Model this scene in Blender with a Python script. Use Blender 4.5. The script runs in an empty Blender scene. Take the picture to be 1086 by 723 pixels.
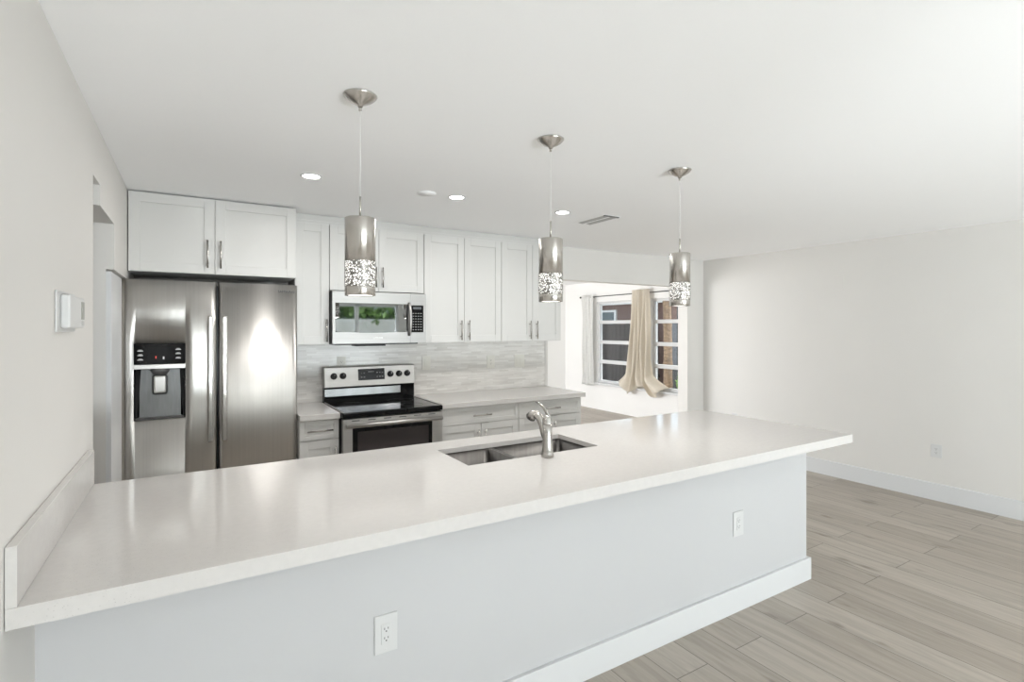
import bpy, bmesh, math, random
from mathutils import Vector, Matrix, noise
random.seed(7)
PI = math.pi
scene = bpy.context.scene
COL = scene.collection

# ---------------------------------------------------------------- camera, world, lights, exposure
T = 2.3622          # ceiling height
WL = -0.342         # left wall plane
WR = 5.5615         # right wall plane
WB = 4.4193         # back wall plane
WN = -4.6           # rear wall plane (behind the camera)
FX, FY = 6.4, 8.42  # window wall and end wall of the far room

cam_data = bpy.data.cameras.new('camera')
cam = bpy.data.objects.new('camera', cam_data)
COL.objects.link(cam)
cam.location = (0, 0, 1.514)
cam.rotation_euler = (PI/2, 0, -0.5484)
cam_data.sensor_width = 36.0
cam_data.lens = 554.515/1086*36.0
cam_data.shift_y = -(361.5-347.09)/1086
cam_data.clip_start = 0.02
scene.camera = cam

world = bpy.data.worlds.new('world')
scene.world = world
world.use_nodes = True
bg = world.node_tree.nodes['Background']
bg.inputs['Color'].default_value = (0.80, 0.90, 1.0, 1)
bg.inputs['Strength'].default_value = 1.6

vs = scene.view_settings
vs.view_transform = 'Standard'; vs.look = 'None'; vs.gamma = 1.0
vs.use_curve_mapping = False
vs.exposure = 0.52
scene.cycles.max_bounces = 10
scene.cycles.diffuse_bounces = 6
scene.cycles.glossy_bounces = 5
scene.cycles.transparent_max_bounces = 12
scene.cycles.sample_clamp_indirect = 6.0
scene.cycles.use_denoising = True

def area(name, loc, rot, sx, sy, power, col=(1, 1, 1)):
    d = bpy.data.lights.new(name, 'AREA'); d.shape = 'RECTANGLE'
    d.size = sx; d.size_y = sy; d.energy = power; d.color = col
    o = bpy.data.objects.new(name, d); COL.objects.link(o)
    o.location = loc; o.rotation_euler = rot
    return o
sun_d = bpy.data.lights.new('sun', 'SUN'); sun_d.energy = 12.0; sun_d.angle = math.radians(0.6)
sun_d.color = (1.0, 0.96, 0.9)
sun = bpy.data.objects.new('sun', sun_d); COL.objects.link(sun)
sun.rotation_euler = Vector((0.46, -0.10, 1.0)).to_track_quat('Z', 'Y').to_euler()
# daylight through the glazed doors behind the camera
area('daylight_sliding_door', (3.35, WN-0.25, 0.75), (PI/2, 0, 0), 2.1, 1.2, 5, (0.95, 0.98, 1.0))
area('daylight_patio_door', (0.95, WN-0.25, 0.75), (PI/2, 0, 0), 1.3, 1.2, 6, (0.95, 0.98, 1.0))
area('far_room_fill', (0.2, 6.4, 1.25), (0, -PI/2, 0), 1.6, 2.3, 105, (0.97, 0.98, 1.0))  # lamp added at an unseen opening to brighten the far room
# upward lamps added outside those doors to brighten the ceiling
area('ceiling_fill_sliding', (3.35, WN-0.6, 0.2), (PI/2+1.05, 0, 0), 2.1, 0.9, 310, (0.93, 0.965, 1.0))
area('ceiling_fill_patio', (0.95, WN-0.6, 0.2), (PI/2+1.05, 0, 0), 1.3, 0.9, 180, (0.93, 0.965, 1.0))
# fill lamps at an unseen window added in the left wall
area('side_fill', (WL-0.35, -2.4, 1.0), (0, -PI/2, 0), 1.3, 2.2, 60, (0.93, 0.965, 1.0))
area('ceiling_fill_side', (WL-0.7, -2.4, 0.25), (0, -(PI/2+0.9), 0), 0.8, 2.2, 120, (0.93, 0.965, 1.0))

# ---------------------------------------------------------------- materials
MATS = {}
def mat(name, color, rough=0.5, metal=0.0, spec=0.5, nz=None, bump=None, aniso=0.0, coat=0.0):
    """nz=(scale, amount, (sx,sy,sz)) tint variation ; bump=(scale, strength, (sx,sy,sz))"""
    m = bpy.data.materials.new(name); m.use_nodes = True
    nt = m.node_tree; b = nt.nodes['Principled BSDF']
    b.inputs['Base Color'].default_value = (*color, 1)
    b.inputs['Roughness'].default_value = rough
    b.inputs['Metallic'].default_value = metal
    b.inputs['Specular IOR Level'].default_value = spec
    b.inputs['Anisotropic'].default_value = aniso; b.inputs['Anisotropic Rotation'].default_value = 0.25
    b.inputs['Coat Weight'].default_value = coat
    tc = nt.nodes.new('ShaderNodeTexCoord')
    def tex(scale, st, detail=4):
        mp = nt.nodes.new('ShaderNodeMapping'); mp.inputs['Scale'].default_value = st
        nt.links.new(tc.outputs['Object'], mp.inputs['Vector'])
        n = nt.nodes.new('ShaderNodeTexNoise'); n.inputs['Scale'].default_value = scale
        n.inputs['Detail'].default_value = detail
        nt.links.new(mp.outputs['Vector'], n.inputs['Vector'])
        return n
    if nz:
        n = tex(nz[0], nz[2] if len(nz) > 2 else (1, 1, 1))
        r = nt.nodes.new('ShaderNodeValToRGB')
        k = nz[1]
        r.color_ramp.elements[0].position = 0.3; r.color_ramp.elements[1].position = 0.7
        r.color_ramp.elements[0].color = (*[c*(1-k) for c in color], 1)
        r.color_ramp.elements[1].color = (*[min(1, c*(1+k)) for c in color], 1)
        nt.links.new(n.outputs['Fac'], r.inputs['Fac'])
        nt.links.new(r.outputs['Color'], b.inputs['Base Color'])
    if bump:
        n = tex(bump[0], bump[2] if len(bump) > 2 else (1, 1, 1))
        bp = nt.nodes.new('ShaderNodeBump'); bp.inputs['Strength'].default_value = bump[1]
        bp.inputs['Distance'].default_value = bump[3] if len(bump) > 3 else 0.01
        nt.links.new(n.outputs['Fac'], bp.inputs['Height'])
        nt.links.new(bp.outputs['Normal'], b.inputs['Normal'])
    MATS[name] = m
    return m
def emit(name, color, strength):
    m = bpy.data.materials.new(name); m.use_nodes = True
    b = m.node_tree.nodes['Principled BSDF']
    b.inputs['Base Color'].default_value = (*color, 1)
    b.inputs['Emission Color'].default_value = (*color, 1)
    b.inputs['Emission Strength'].default_value = strength
    return m

M_wall = mat('wall_paint', (0.685, 0.668, 0.642), 0.6, nz=(3, 0.008), bump=(180, 0.05, (1, 1, 1), 0.002))
M_ceil = mat('ceiling_paint', (0.95, 0.95, 0.955), 0.75, bump=(90, 0.08, (1, 1, 1), 0.003))
M_soffit = M_wall
M_white = mat('white_trim_paint', (0.66, 0.665, 0.67), 0.4)
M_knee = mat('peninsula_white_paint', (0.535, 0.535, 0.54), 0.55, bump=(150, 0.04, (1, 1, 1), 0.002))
M_cab = mat('cabinet_white_lacquer', (0.615, 0.61, 0.592), 0.38, nz=(2, 0.01))
M_cabin = mat('cabinet_carcass', (0.75, 0.74, 0.72), 0.5)
M_steel = mat('brushed_stainless', (0.60, 0.585, 0.56), 0.24, 1.0, nz=(1, 0.05, (220, 220, 2)), bump=(1, 0.06, (250, 250, 1.5), 0.002), aniso=0.55)
M_fridge = mat('fridge_stainless', (0.60, 0.585, 0.56), 0.32, 1.0, nz=(1, 0.04, (160, 160, 1)), bump=(1, 0.6, (5, 5, 0.5), 0.006), aniso=0.7)
M_steelh = mat('stainless_horizontal', (0.50, 0.49, 0.475), 0.38, 1.0, nz=(1, 0.05, (2, 220, 220)), bump=(1, 0.05, (2, 250, 250), 0.002), aniso=0.3)
M_nickel = mat('brushed_nickel', (0.48, 0.465, 0.44), 0.27, 1.0, nz=(60, 0.04))
M_lampsteel = mat('lamp_satin_steel', (0.56, 0.535, 0.50), 0.26, 1.0, nz=(60, 0.03, (1, 1, .1)), aniso=0.9)
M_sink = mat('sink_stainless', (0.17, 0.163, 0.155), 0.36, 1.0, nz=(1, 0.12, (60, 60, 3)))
M_mwsteel = mat('microwave_stainless', (0.34, 0.335, 0.325), 0.42, 1.0, nz=(1, 0.05, (2, 220, 220)), bump=(1, 0.05, (2, 250, 250), 0.002), aniso=0.3)
M_black = mat('black_gloss', (0.006, 0.006, 0.0065), 0.07, spec=0.22, nz=(5, 0.1))
M_blackm = mat('black_matte', (0.015, 0.015, 0.016), 0.45, nz=(9, 0.2))
M_dark = mat('dark_grey_plastic', (0.10, 0.10, 0.10), 0.3, nz=(9, 0.1))
M_disp = mat('dispenser_grey_metal', (0.23, 0.235, 0.24), 0.3, 0.8, nz=(1, 0.08, (80, 80, 2)))
M_silver = mat('silver_plastic', (0.62, 0.61, 0.59), 0.3, 0.6, nz=(10, 0.03))
M_plate = mat('white_plastic', (0.62, 0.62, 0.615), 0.35, nz=(9, 0.01))
M_platew = mat('almond_plastic', (0.76, 0.745, 0.69), 0.35, nz=(9, 0.01))
M_slot = mat('slot_dark', (0.05, 0.05, 0.05), 0.5)
M_vent = mat('vent_grey_metal', (0.42, 0.42, 0.415), 0.5, 0.0)
M_rod = mat('black_rod_metal', (0.03, 0.03, 0.03), 0.4, 0.6)
M_ovenglass = mat('oven_window_glass', (0.045, 0.038, 0.038), 0.05, spec=0.35)
M_mwglass = mat('microwave_window_glass', (0.30, 0.31, 0.31), 0.03, 1.0, nz=(8, 0.02))
M_bulb = emit('lamp_glow', (1.0, 0.98, 0.95), 0.85)
M_led = emit('downlight_glow', (1.0, 0.98, 0.95), 12.0)
M_text = emit('panel_print', (0.75, 0.75, 0.75), 0.0)
M_textd = mat('logo_grey', (0.06, 0.06, 0.065), 0.5)
M_red = emit('indicator_red', (0.9, 0.1, 0.08), 0.6)

def quartz(name, base, rough):
    m = bpy.data.materials.new(name); m.use_nodes = True
    nt = m.node_tree; b = nt.nodes['Principled BSDF']
    tc = nt.nodes.new('ShaderNodeTexCoord')
    v = nt.nodes.new('ShaderNodeTexVoronoi'); v.inputs['Scale'].default_value = 150
    n = nt.nodes.new('ShaderNodeTexNoise'); n.inputs['Scale'].default_value = 45; n.inputs['Detail'].default_value = 6
    n2 = nt.nodes.new('ShaderNodeTexNoise'); n2.inputs['Scale'].default_value = 3; n2.inputs['Detail'].default_value = 4
    for t in (v, n, n2): nt.links.new(tc.outputs['Object'], t.inputs['Vector'])
    r1 = nt.nodes.new('ShaderNodeValToRGB')
    r1.color_ramp.elements[0].position = 0.0; r1.color_ramp.elements[0].color = (0.42, 0.41, 0.40, 1)
    r1.color_ramp.elements[1].position = 0.2; r1.color_ramp.elements[1].color = (1, 1, 1, 1)
    nt.links.new(v.outputs['Distance'], r1.inputs['Fac'])
    r2 = nt.nodes.new('ShaderNodeValToRGB')
    r2.color_ramp.elements[0].position = 0.40; r2.color_ramp.elements[0].color = (*[c*0.975 for c in base], 1)
    r2.color_ramp.elements[1].position = 0.62; r2.color_ramp.elements[1].color = (*base, 1)
    nt.links.new(n.outputs['Fac'], r2.inputs['Fac'])
    gate = nt.nodes.new('ShaderNodeValToRGB')
    gate.color_ramp.elements[0].position = 0.50; gate.color_ramp.elements[0].color = (0, 0, 0, 1)
    gate.color_ramp.elements[1].position = 0.60; gate.color_ramp.elements[1].color = (0.75, 0.75, 0.75, 1)
    nt.links.new(n2.outputs['Fac'], gate.inputs['Fac'])
    mx = nt.nodes.new('ShaderNodeMix'); mx.data_type = 'RGBA'; mx.blend_type = 'MULTIPLY'
    nt.links.new(gate.outputs['Color'], mx.inputs[0])
    nt.links.new(r2.outputs['Color'], mx.inputs[6]); nt.links.new(r1.outputs['Color'], mx.inputs[7])
    nt.links.new(mx.outputs[2], b.inputs['Base Color'])
    b.inputs['Roughness'].default_value = rough
    return m
M_quartz = quartz('white_quartz', (0.60, 0.58, 0.56), 0.10)
M_quartzb = quartz('back_counter_quartz', (0.63, 0.615, 0.595), 0.22)

def floor_mat():
    m = bpy.data.materials.new('wood_look_plank_tile'); m.use_nodes = True
    nt = m.node_tree; b = nt.nodes['Principled BSDF']; L = nt.links.new
    tc = nt.nodes.new('ShaderNodeTexCoord')
    mp = nt.nodes.new('ShaderNodeMapping'); mp.inputs['Rotation'].default_value = (0, 0, PI/2)
    mp.inputs['Location'].default_value = (0.35, 0.02, 0)
    L(tc.outputs['Object'], mp.inputs['Vector'])
    br = nt.nodes.new('ShaderNodeTexBrick')
    br.offset = 0.37; br.offset_frequency = 2
    br.inputs['Scale'].default_value = 1.0
    br.inputs['Brick Width'].default_value = 1.2; br.inputs['Row Height'].default_value = 0.2
    br.inputs['Mortar Size'].default_value = 0.0022; br.inputs['Mortar Smooth'].default_value = 0.2
    br.inputs['Color1'].default_value = (0.37, 0.325, 0.275, 1)
    br.inputs['Color2'].default_value = (0.455, 0.41, 0.355, 1)
    br.inputs['Mortar'].default_value = (0.17, 0.15, 0.13, 1)
    L(mp.outputs['Vector'], br.inputs['Vector'])
    # grain running along y, shifted plank by plank
    add = nt.nodes.new('ShaderNodeVectorMath'); add.operation = 'ADD'
    sc = nt.nodes.new('ShaderNodeVectorMath'); sc.operation = 'SCALE'; sc.inputs[3].default_value = 40
    L(br.outputs['Color'], sc.inputs[0]); L(tc.outputs['Object'], add.inputs[0]); L(sc.outputs[0], add.inputs[1])
    mg = nt.nodes.new('ShaderNodeMapping'); mg.inputs['Scale'].default_value = (14, 1.1, 1)
    L(add.outputs[0], mg.inputs['Vector'])
    n = nt.nodes.new('ShaderNodeTexNoise'); n.inputs['Scale'].default_value = 1.6; n.inputs['Detail'].default_value = 8
    n.inputs['Roughness'].default_value = 0.62; n.inputs['Distortion'].default_value = 0.9
    L(mg.outputs['Vector'], n.inputs['Vector'])
    r = nt.nodes.new('ShaderNodeValToRGB')
    r.color_ramp.elements[0].position = 0.28; r.color_ramp.elements[0].color = (0.76, 0.755, 0.745, 1)
    r.color_ramp.elements[1].position = 0.62; r.color_ramp.elements[1].color = (1.06, 1.06, 1.06, 1)
    L(n.outputs['Fac'], r.inputs['Fac'])
    # knots
    mk = nt.nodes.new('ShaderNodeMapping'); mk.inputs['Scale'].default_value = (6, 2.2, 1)
    L(add.outputs[0], mk.inputs['Vector'])
    k = nt.nodes.new('ShaderNodeTexNoise'); k.inputs['Scale'].default_value = 1.4; k.inputs['Detail'].default_value = 3
    L(mk.outputs['Vector'], k.inputs['Vector'])
    rk = nt.nodes.new('ShaderNodeValToRGB')
    rk.color_ramp.elements[0].position = 0.24; rk.color_ramp.elements[0].color = (0.6, 0.58, 0.55, 1)
    rk.color_ramp.elements[1].position = 0.36; rk.color_ramp.elements[1].color = (1, 1, 1, 1)
    L(k.outputs['Fac'], rk.inputs['Fac'])
    m1 = nt.nodes.new('ShaderNodeMix'); m1.data_type = 'RGBA'; m1.blend_type = 'MULTIPLY'; m1.inputs[0].default_value = 1
    m2 = nt.nodes.new('ShaderNodeMix'); m2.data_type = 'RGBA'; m2.blend_type = 'MULTIPLY'; m2.inputs[0].default_value = 1
    L(br.outputs['Color'], m1.inputs[6]); L(r.outputs['Color'], m1.inputs[7])
    L(m1.outputs[2], m2.inputs[6]); L(rk.outputs['Color'], m2.inputs[7])
    L(m2.outputs[2], b.inputs['Base Color'])
    b.inputs['Roughness'].default_value = 0.42
    bp = nt.nodes.new('ShaderNodeBump'); bp.inputs['Strength'].default_value = 0.3; bp.inputs['Distance'].default_value = 0.002
    bp.invert = True
    L(br.outputs['Fac'], bp.inputs['Height']); L(bp.outputs['Normal'], b.inputs['Normal'])
    return m
M_floor = floor_mat()

def mosaic_mat():
    m = bpy.data.materials.new('linear_marble_mosaic'); m.use_nodes = True
    nt = m.node_tree; b = nt.nodes['Principled BSDF']; L = nt.links.new
    tc = nt.nodes.new('ShaderNodeTexCoord')
    mp = nt.nodes.new('ShaderNodeMapping'); mp.inputs['Rotation'].default_value = (-PI/2, 0, 0)
    L(tc.outputs['Object'], mp.inputs['Vector'])
    br = nt.nodes.new('ShaderNodeTexBrick'); br.offset = 0.43; br.offset_frequency = 2
    br.squash = 0.6; br.squash_frequency = 3
    br.inputs['Scale'].default_value = 1.0
    br.inputs['Brick Width'].default_value = 0.17; br.inputs['Row Height'].default_value = 0.0157
    br.inputs['Mortar Size'].default_value = 0.0006
    br.inputs['Color1'].default_value = (0.68, 0.66, 0.63, 1)
    br.inputs['Color2'].default_value = (0.82, 0.805, 0.78, 1)
    br.inputs['Mortar'].default_value = (0.70, 0.685, 0.66, 1)
    L(mp.outputs['Vector'], br.inputs['Vector'])
    mn = nt.nodes.new('ShaderNodeMapping'); mn.inputs['Scale'].default_value = (2.5, 1, 14)
    L(tc.outputs['Object'], mn.inputs['Vector'])
    n = nt.nodes.new('ShaderNodeTexNoise'); n.inputs['Scale'].default_value = 2.2; n.inputs['Detail'].default_value = 6
    L(mn.outputs['Vector'], n.inputs['Vector'])
    r = nt.nodes.new('ShaderNodeValToRGB')
    r.color_ramp.elements[0].position = 0.3; r.color_ramp.elements[0].color = (0.91, 0.905, 0.90, 1)
    r.color_ramp.elements[1].position = 0.65; r.color_ramp.elements[1].color = (1.05, 1.05, 1.05, 1)
    L(n.outputs['Fac'], r.inputs['Fac'])
    mx = nt.nodes.new('ShaderNodeMix'); mx.data_type = 'RGBA'; mx.blend_type = 'MULTIPLY'; mx.inputs[0].default_value = 1
    L(br.outputs['Color'], mx.inputs[6]); L(r.outputs['Color'], mx.inputs[7])
    L(mx.outputs[2], b.inputs['Base Color'])
    b.inputs['Roughness'].default_value = 0.2
    return m
M_mosaic = mosaic_mat()

def lace_mat():
    m = bpy.data.materials.new('laser_cut_steel_lace'); m.use_nodes = True
    nt = m.node_tree; b = nt.nodes['Principled BSDF']; L = nt.links.new
    tc = nt.nodes.new('ShaderNodeTexCoord')
    n = nt.nodes.new('ShaderNodeTexNoise'); n.inputs['Scale'].default_value = 75; n.inputs['Detail'].default_value = 1.5
    L(tc.outputs['Object'], n.inputs['Vector'])
    v = nt.nodes.new('ShaderNodeTexVoronoi'); v.feature = 'DISTANCE_TO_EDGE'; v.inputs['Scale'].default_value = 110
    mixv = nt.nodes.new('ShaderNodeMix'); mixv.data_type = 'RGBA'; mixv.inputs[0].default_value = 0.012
    L(tc.outputs['Object'], mixv.inputs[6]); L(n.outputs['Color'], mixv.inputs[7])
    L(mixv.outputs[2], v.inputs['Vector'])
    lt = nt.nodes.new('ShaderNodeMath'); lt.operation = 'LESS_THAN'; lt.inputs[1].default_value = 0.17
    L(v.outputs['Distance'], lt.inputs[0])
    b.inputs['Base Color'].default_value = (0.30, 0.29, 0.27, 1); b.inputs['Metallic'].default_value = 0.9
    b.inputs['Roughness'].default_value = 0.25
    tr = nt.nodes.new('ShaderNodeBsdfTransparent')
    mx = nt.nodes.new('ShaderNodeMixShader')
    L(lt.outputs[0], mx.inputs[0]); L(tr.outputs[0], mx.inputs[1]); L(b.outputs[0], mx.inputs[2])
    L(mx.outputs[0], nt.nodes['Material Output'].inputs['Surface'])
    return m
M_lace = lace_mat()

def pane_mat():
    m = bpy.data.materials.new('clear_window_glass'); m.use_nodes = True
    nt = m.node_tree; L = nt.links.new
    g = nt.nodes.new('ShaderNodeBsdfGlossy'); g.inputs['Roughness'].default_value = 0.02
    tr = nt.nodes.new('ShaderNodeBsdfTransparent'); tr.inputs[0].default_value = (0.93, 0.95, 0.95, 1)
    f = nt.nodes.new('ShaderNodeFresnel'); f.inputs[0].default_value = 1.25
    mx = nt.nodes.new('ShaderNodeMixShader')
    L(f.outputs[0], mx.inputs[0]); L(tr.outputs[0], mx.inputs[1]); L(g.outputs[0], mx.inputs[2])
    L(mx.outputs[0], nt.nodes['Material Output'].inputs['Surface'])
    return m
M_pane = pane_mat()

def cloth(name, color, trans):
    m = mat(name, color, 0.85, spec=0.15, nz=(40, 0.05), bump=(25, 0.25, (1, 1, 1), 0.01))
    nt = m.node_tree; b = nt.nodes['Principled BSDF']
    t = nt.nodes.new('ShaderNodeBsdfTranslucent'); t.inputs[0].default_value = (*color, 1)
    mx = nt.nodes.new('ShaderNodeMixShader'); mx.inputs[0].default_value = trans
    nt.links.new(b.outputs[0], mx.inputs[1]); nt.links.new(t.outputs[0], mx.inputs[2])
    nt.links.new(mx.outputs[0], nt.nodes['Material Output'].inputs['Surface'])
    return m
M_sheer = cloth('white_sheer_cloth', (0.86, 0.86, 0.84), 0.3)
M_linen = cloth('beige_linen_cloth', (0.84, 0.79, 0.70), 0.42)
M_leaf = mat('foliage', (0.15, 0.26, 0.07), 0.5, nz=(4, 0.5))
M_bark = mat('trunk_bark', (0.20, 0.135, 0.09), 0.9, nz=(12, 0.4, (1, 1, 3)), bump=(20, 0.8, (1, 1, 3), 0.03))
M_stucco = mat('rose_stucco', (0.16, 0.10, 0.088), 0.9, nz=(6, 0.12), bump=(60, 0.3))
M_ground = mat('paved_ground', (0.36, 0.34, 0.31), 0.9, nz=(2, 0.2))
M_fence = mat('dark_fence_wood', (0.022, 0.016, 0.016), 0.8, nz=(3, 0.5, (1, 8, 0.6)))
M_charcoal = mat('charcoal_metal', (0.02, 0.022, 0.027), 0.5, nz=(6, 0.2))
M_greywall = mat('pale_grey_render', (0.16, 0.165, 0.185), 0.8, nz=(5, 0.1))
M_blueglass = mat('blue_grey_glass', (0.05, 0.075, 0.085), 0.08)

# ---------------------------------------------------------------- mesh helpers
OFF = {}
class MB:
    def __init__(self): self.bm = bmesh.new()
    def box(self, x0, x1, y0, y1, z0, z1, bev=0.0, seg=2):
        b = bmesh.new(); bmesh.ops.create_cube(b, size=1.0)
        for v in b.verts:
            v.co = Vector(((x0+x1)/2+v.co.x*(x1-x0), (y0+y1)/2+v.co.y*(y1-y0), (z0+z1)/2+v.co.z*(z1-z0)))
        if bev > 0:
            bmesh.ops.bevel(b, geom=list(b.edges), offset=bev, segments=seg, affect='EDGES', profile=0.5)
        self.merge(b); return self
    def merge(self, b, M=None):
        me = bpy.data.meshes.new('tmp'); b.to_mesh(me); b.free()
        if M is not None: me.transform(M)
        self.bm.from_mesh(me); bpy.data.meshes.remove(me)
    def lathe(self, prof, cx, cy, n=32, cap=True, axis='z', cz=0):
        """prof = [(r, h)]; axis z around (cx,cy); axis y: h runs along -y from cy, centre (cx, cz)"""
        b = bmesh.new(); rings = []
        for r, h in prof:
            ring = []
            for i in range(n):
                a = 2*PI*i/n
                if axis == 'z': co = (cx+r*math.cos(a), cy+r*math.sin(a), h)
                elif axis == 'y': co = (cx+r*math.cos(a), cy-h, cz+r*math.sin(a))
                else: co = (cx+h, cy+r*math.cos(a), cz+r*math.sin(a))
                ring.append(b.verts.new(co))
            rings.append(ring)
        for k in range(len(rings)-1):
            for i in range(n):
                b.faces.new((rings[k][i], rings[k][(i+1) % n], rings[k+1][(i+1) % n], rings[k+1][i]))
        if cap:
            b.faces.new(rings[0][::-1]); b.faces.new(rings[-1])
        bmesh.ops.recalc_face_normals(b, faces=b.faces)
        for f in b.faces: f.smooth = len(f.verts) == 4
        self.merge(b); return self
    def tube(self, pts, rad, n=12, sq=1.0):
        """sweep a circle (flattened by sq) along pts; rad may be a list"""
        b = bmesh.new(); rings = []
        pts = [Vector(p) for p in pts]
        if not isinstance(rad, (list, tuple)): rad = [rad]*len(pts)
        ref = None
        for k, p in enumerate(pts):
            t = (pts[min(k+1, len(pts)-1)]-pts[max(k-1, 0)]).normalized()
            if ref is None:
                ref = Vector((0, 0, 1)) if abs(t.z) < 0.9 else Vector((1, 0, 0))
            u = t.cross(ref).normalized(); w = u.cross(t).normalized(); ref = w
            rings.append([b.verts.new(p+u*math.cos(2*PI*i/n)*rad[k]+w*math.sin(2*PI*i/n)*rad[k]*sq) for i in range(n)])
        for k in range(len(rings)-1):
            for i in range(n):
                b.faces.new((rings[k][i], rings[k][(i+1) % n], rings[k+1][(i+1) % n], rings[k+1][i]))
        b.faces.new(rings[0][::-1]); b.faces.new(rings[-1])
        bmesh.ops.recalc_face_normals(b, faces=b.faces)
        for f in b.faces: f.smooth = len(f.verts) == 4
        self.merge(b); return self
    def prism(self, poly, axis, a0, a1, bev=0.0):
        """extrude a 2D polygon along an axis from a0 to a1. axis x: poly=(y,z); y: (x,z); z: (x,y)"""
        b = bmesh.new()
        def P(p, a):
            return {'x': (a, p[0], p[1]), 'y': (p[0], a, p[1]), 'z': (p[0], p[1], a)}[axis]
        A = [b.verts.new(P(p, a0)) for p in poly]; B = [b.verts.new(P(p, a1)) for p in poly]
        n = len(poly)
        b.faces.new(A); b.faces.new(B[::-1])
        for i in range(n): b.faces.new((A[i], B[i], B[(i+1) % n], A[(i+1) % n]))
        bmesh.ops.recalc_face_normals(b, faces=b.faces)
        if bev: bmesh.ops.bevel(b, geom=list(b.edges), offset=bev, segments=2, affect='EDGES', profile=0.5)
        self.merge(b); return self
    def grid_faces(self, P, smooth=True):
        b = bmesh.new()
        V = [[b.verts.new(p) for p in row] for row in P]
        for i in range(len(V)-1):
            for j in range(len(V[0])-1):
                f = b.faces.new((V[i][j], V[i][j+1], V[i+1][j+1], V[i+1][j])); f.smooth = smooth
        self.merge(b); return self
    def build(self, name, material, parent=None, **props):
        me = bpy.data.meshes.new(name)
        off = Vector((0, 0, 0))
        if parent is not None: off = OFF.get(parent.name, off)
        self.bm.to_mesh(me); self.bm.free()
        if off.length > 0: me.transform(Matrix.Translation(-off))
        me.materials.append(material)
        o = bpy.data.objects.new(name, me); COL.objects.link(o)
        if parent is not None:
            o.parent = parent; OFF[o.name] = off
        for k, v in props.items(): o[k] = v
        return o
def thing(name, label, cat, loc, rot=0.0, group=None, local=False):
    o = bpy.data.objects.new(name, None); COL.objects.link(o)
    o.empty_display_size = 0.05
    o.location = loc; o.rotation_euler = (0, 0, rot)
    o['label'] = label; o['category'] = cat
    if group: o['group'] = group
    if not local: OFF[o.name] = Vector(loc)
    return o
def tag(o, label, cat, group=None):
    o['label'] = label; o['category'] = cat
    if group: o['group'] = group
    return o
def struct(name, mb, m, parent=None):
    o = mb.build(name, m, parent)
    if parent is None: o['kind'] = 'structure'
    return o
def copy_tree(o, parent=None):
    c = o.copy(); COL.objects.link(c); c.parent = parent
    for ch in list(o.children): copy_tree(ch, c)
    return c
def text(name, body, size, m, parent, loc, rot, ext=0.0004):
    cu = bpy.data.curves.new(name, 'FONT'); cu.body = body; cu.size = size; cu.extrude = ext
    cu.align_x = 'CENTER'; cu.align_y = 'CENTER'
    to = bpy.data.objects.new(name+'_src', cu); COL.objects.link(to)
    dg = bpy.context.evaluated_depsgraph_get()
    me = bpy.data.meshes.new_from_object(to.evaluated_get(dg))
    bpy.data.objects.remove(to)
    me.transform(Matrix.Translation(Vector(loc)-OFF.get(parent.name, Vector((0, 0, 0)))) @ rot.to_4x4())
    me.materials.clear(); me.materials.append(m)
    o = bpy.data.objects.new(name, me); COL.objects.link(o); o.parent = parent
    OFF[o.name] = OFF.get(parent.name, Vector((0, 0, 0)))
    return o
FACE_Y = Matrix.Rotation(PI/2, 3, 'X')     # text readable from -y

# ---------------------------------------------------------------- the room
EX = 13.5
struct('floor', MB().box(-1.6, FX+0.02, WN-0.1, FY+0.1, -0.06, 0.0), M_floor)
struct('ceiling', MB().box(-1.6, WR+0.15, WN-0.1, WB+0.15, T, T+0.12), M_ceil)
struct('ceiling_far_room', MB().box(0.4, FX+0.15, WB+0.15, FY+0.15, 2.36, 2.48), M_ceil)
# left wall with the stepped passage opening between the counter and the refrigerator
lw = MB()
lw.box(WL-0.16, WL, WN, -3.6, 0, T); lw.box(WL-0.16, WL, -1.2, 2.675, 0, T)
lw.box(WL-0.16, WL, -3.6, -1.2, 0, 0.30); lw.box(WL-0.16, WL, -3.6, -1.2, 2.08, T)  # opening cut for the added side window
lw.box(WL-0.16, WL, 2.675, 2.86, 2.13, T)
lw.box(WL-0.16, WL, 2.86, 3.34, 2.042, T)
lw.box(WL-0.16, WL-0.034, 3.34, WB, 0, 1.81)
lw.box(WL-0.16, WL, 3.34, WB, 1.81, T)
struct('wall_left', lw, M_wall)
hl = MB()
hl.box(-1.6, -1.5, 2.3, 3.7, 0, T); hl.box(-1.5, WL-0.16, 2.2, 2.3, 0, T); hl.box(-1.5, WL-0.16, 3.6, 3.7, 0, T)
struct('wall_passage', hl, M_wall)
struct('trim_1', MB().box(WL-0.034, WL-0.012, 3.345, 3.80, 0, 1.80, 0.002), M_white)
# back wall with the wide opening on its right
bw = MB()
bw.box(WL-0.16, 3.122, WB, WB+0.15, 0, T)
bw.box(3.122, 5.262, WB, WB+0.15, 2.02, T)
bw.box(5.262, WR, WB, WB+0.15, 0, T)
struct('wall_back', bw, M_wall)
struct('wall_right', MB().box(WR, WR+0.15, WN, WB+0.15, 0, T), M_wall)
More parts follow.
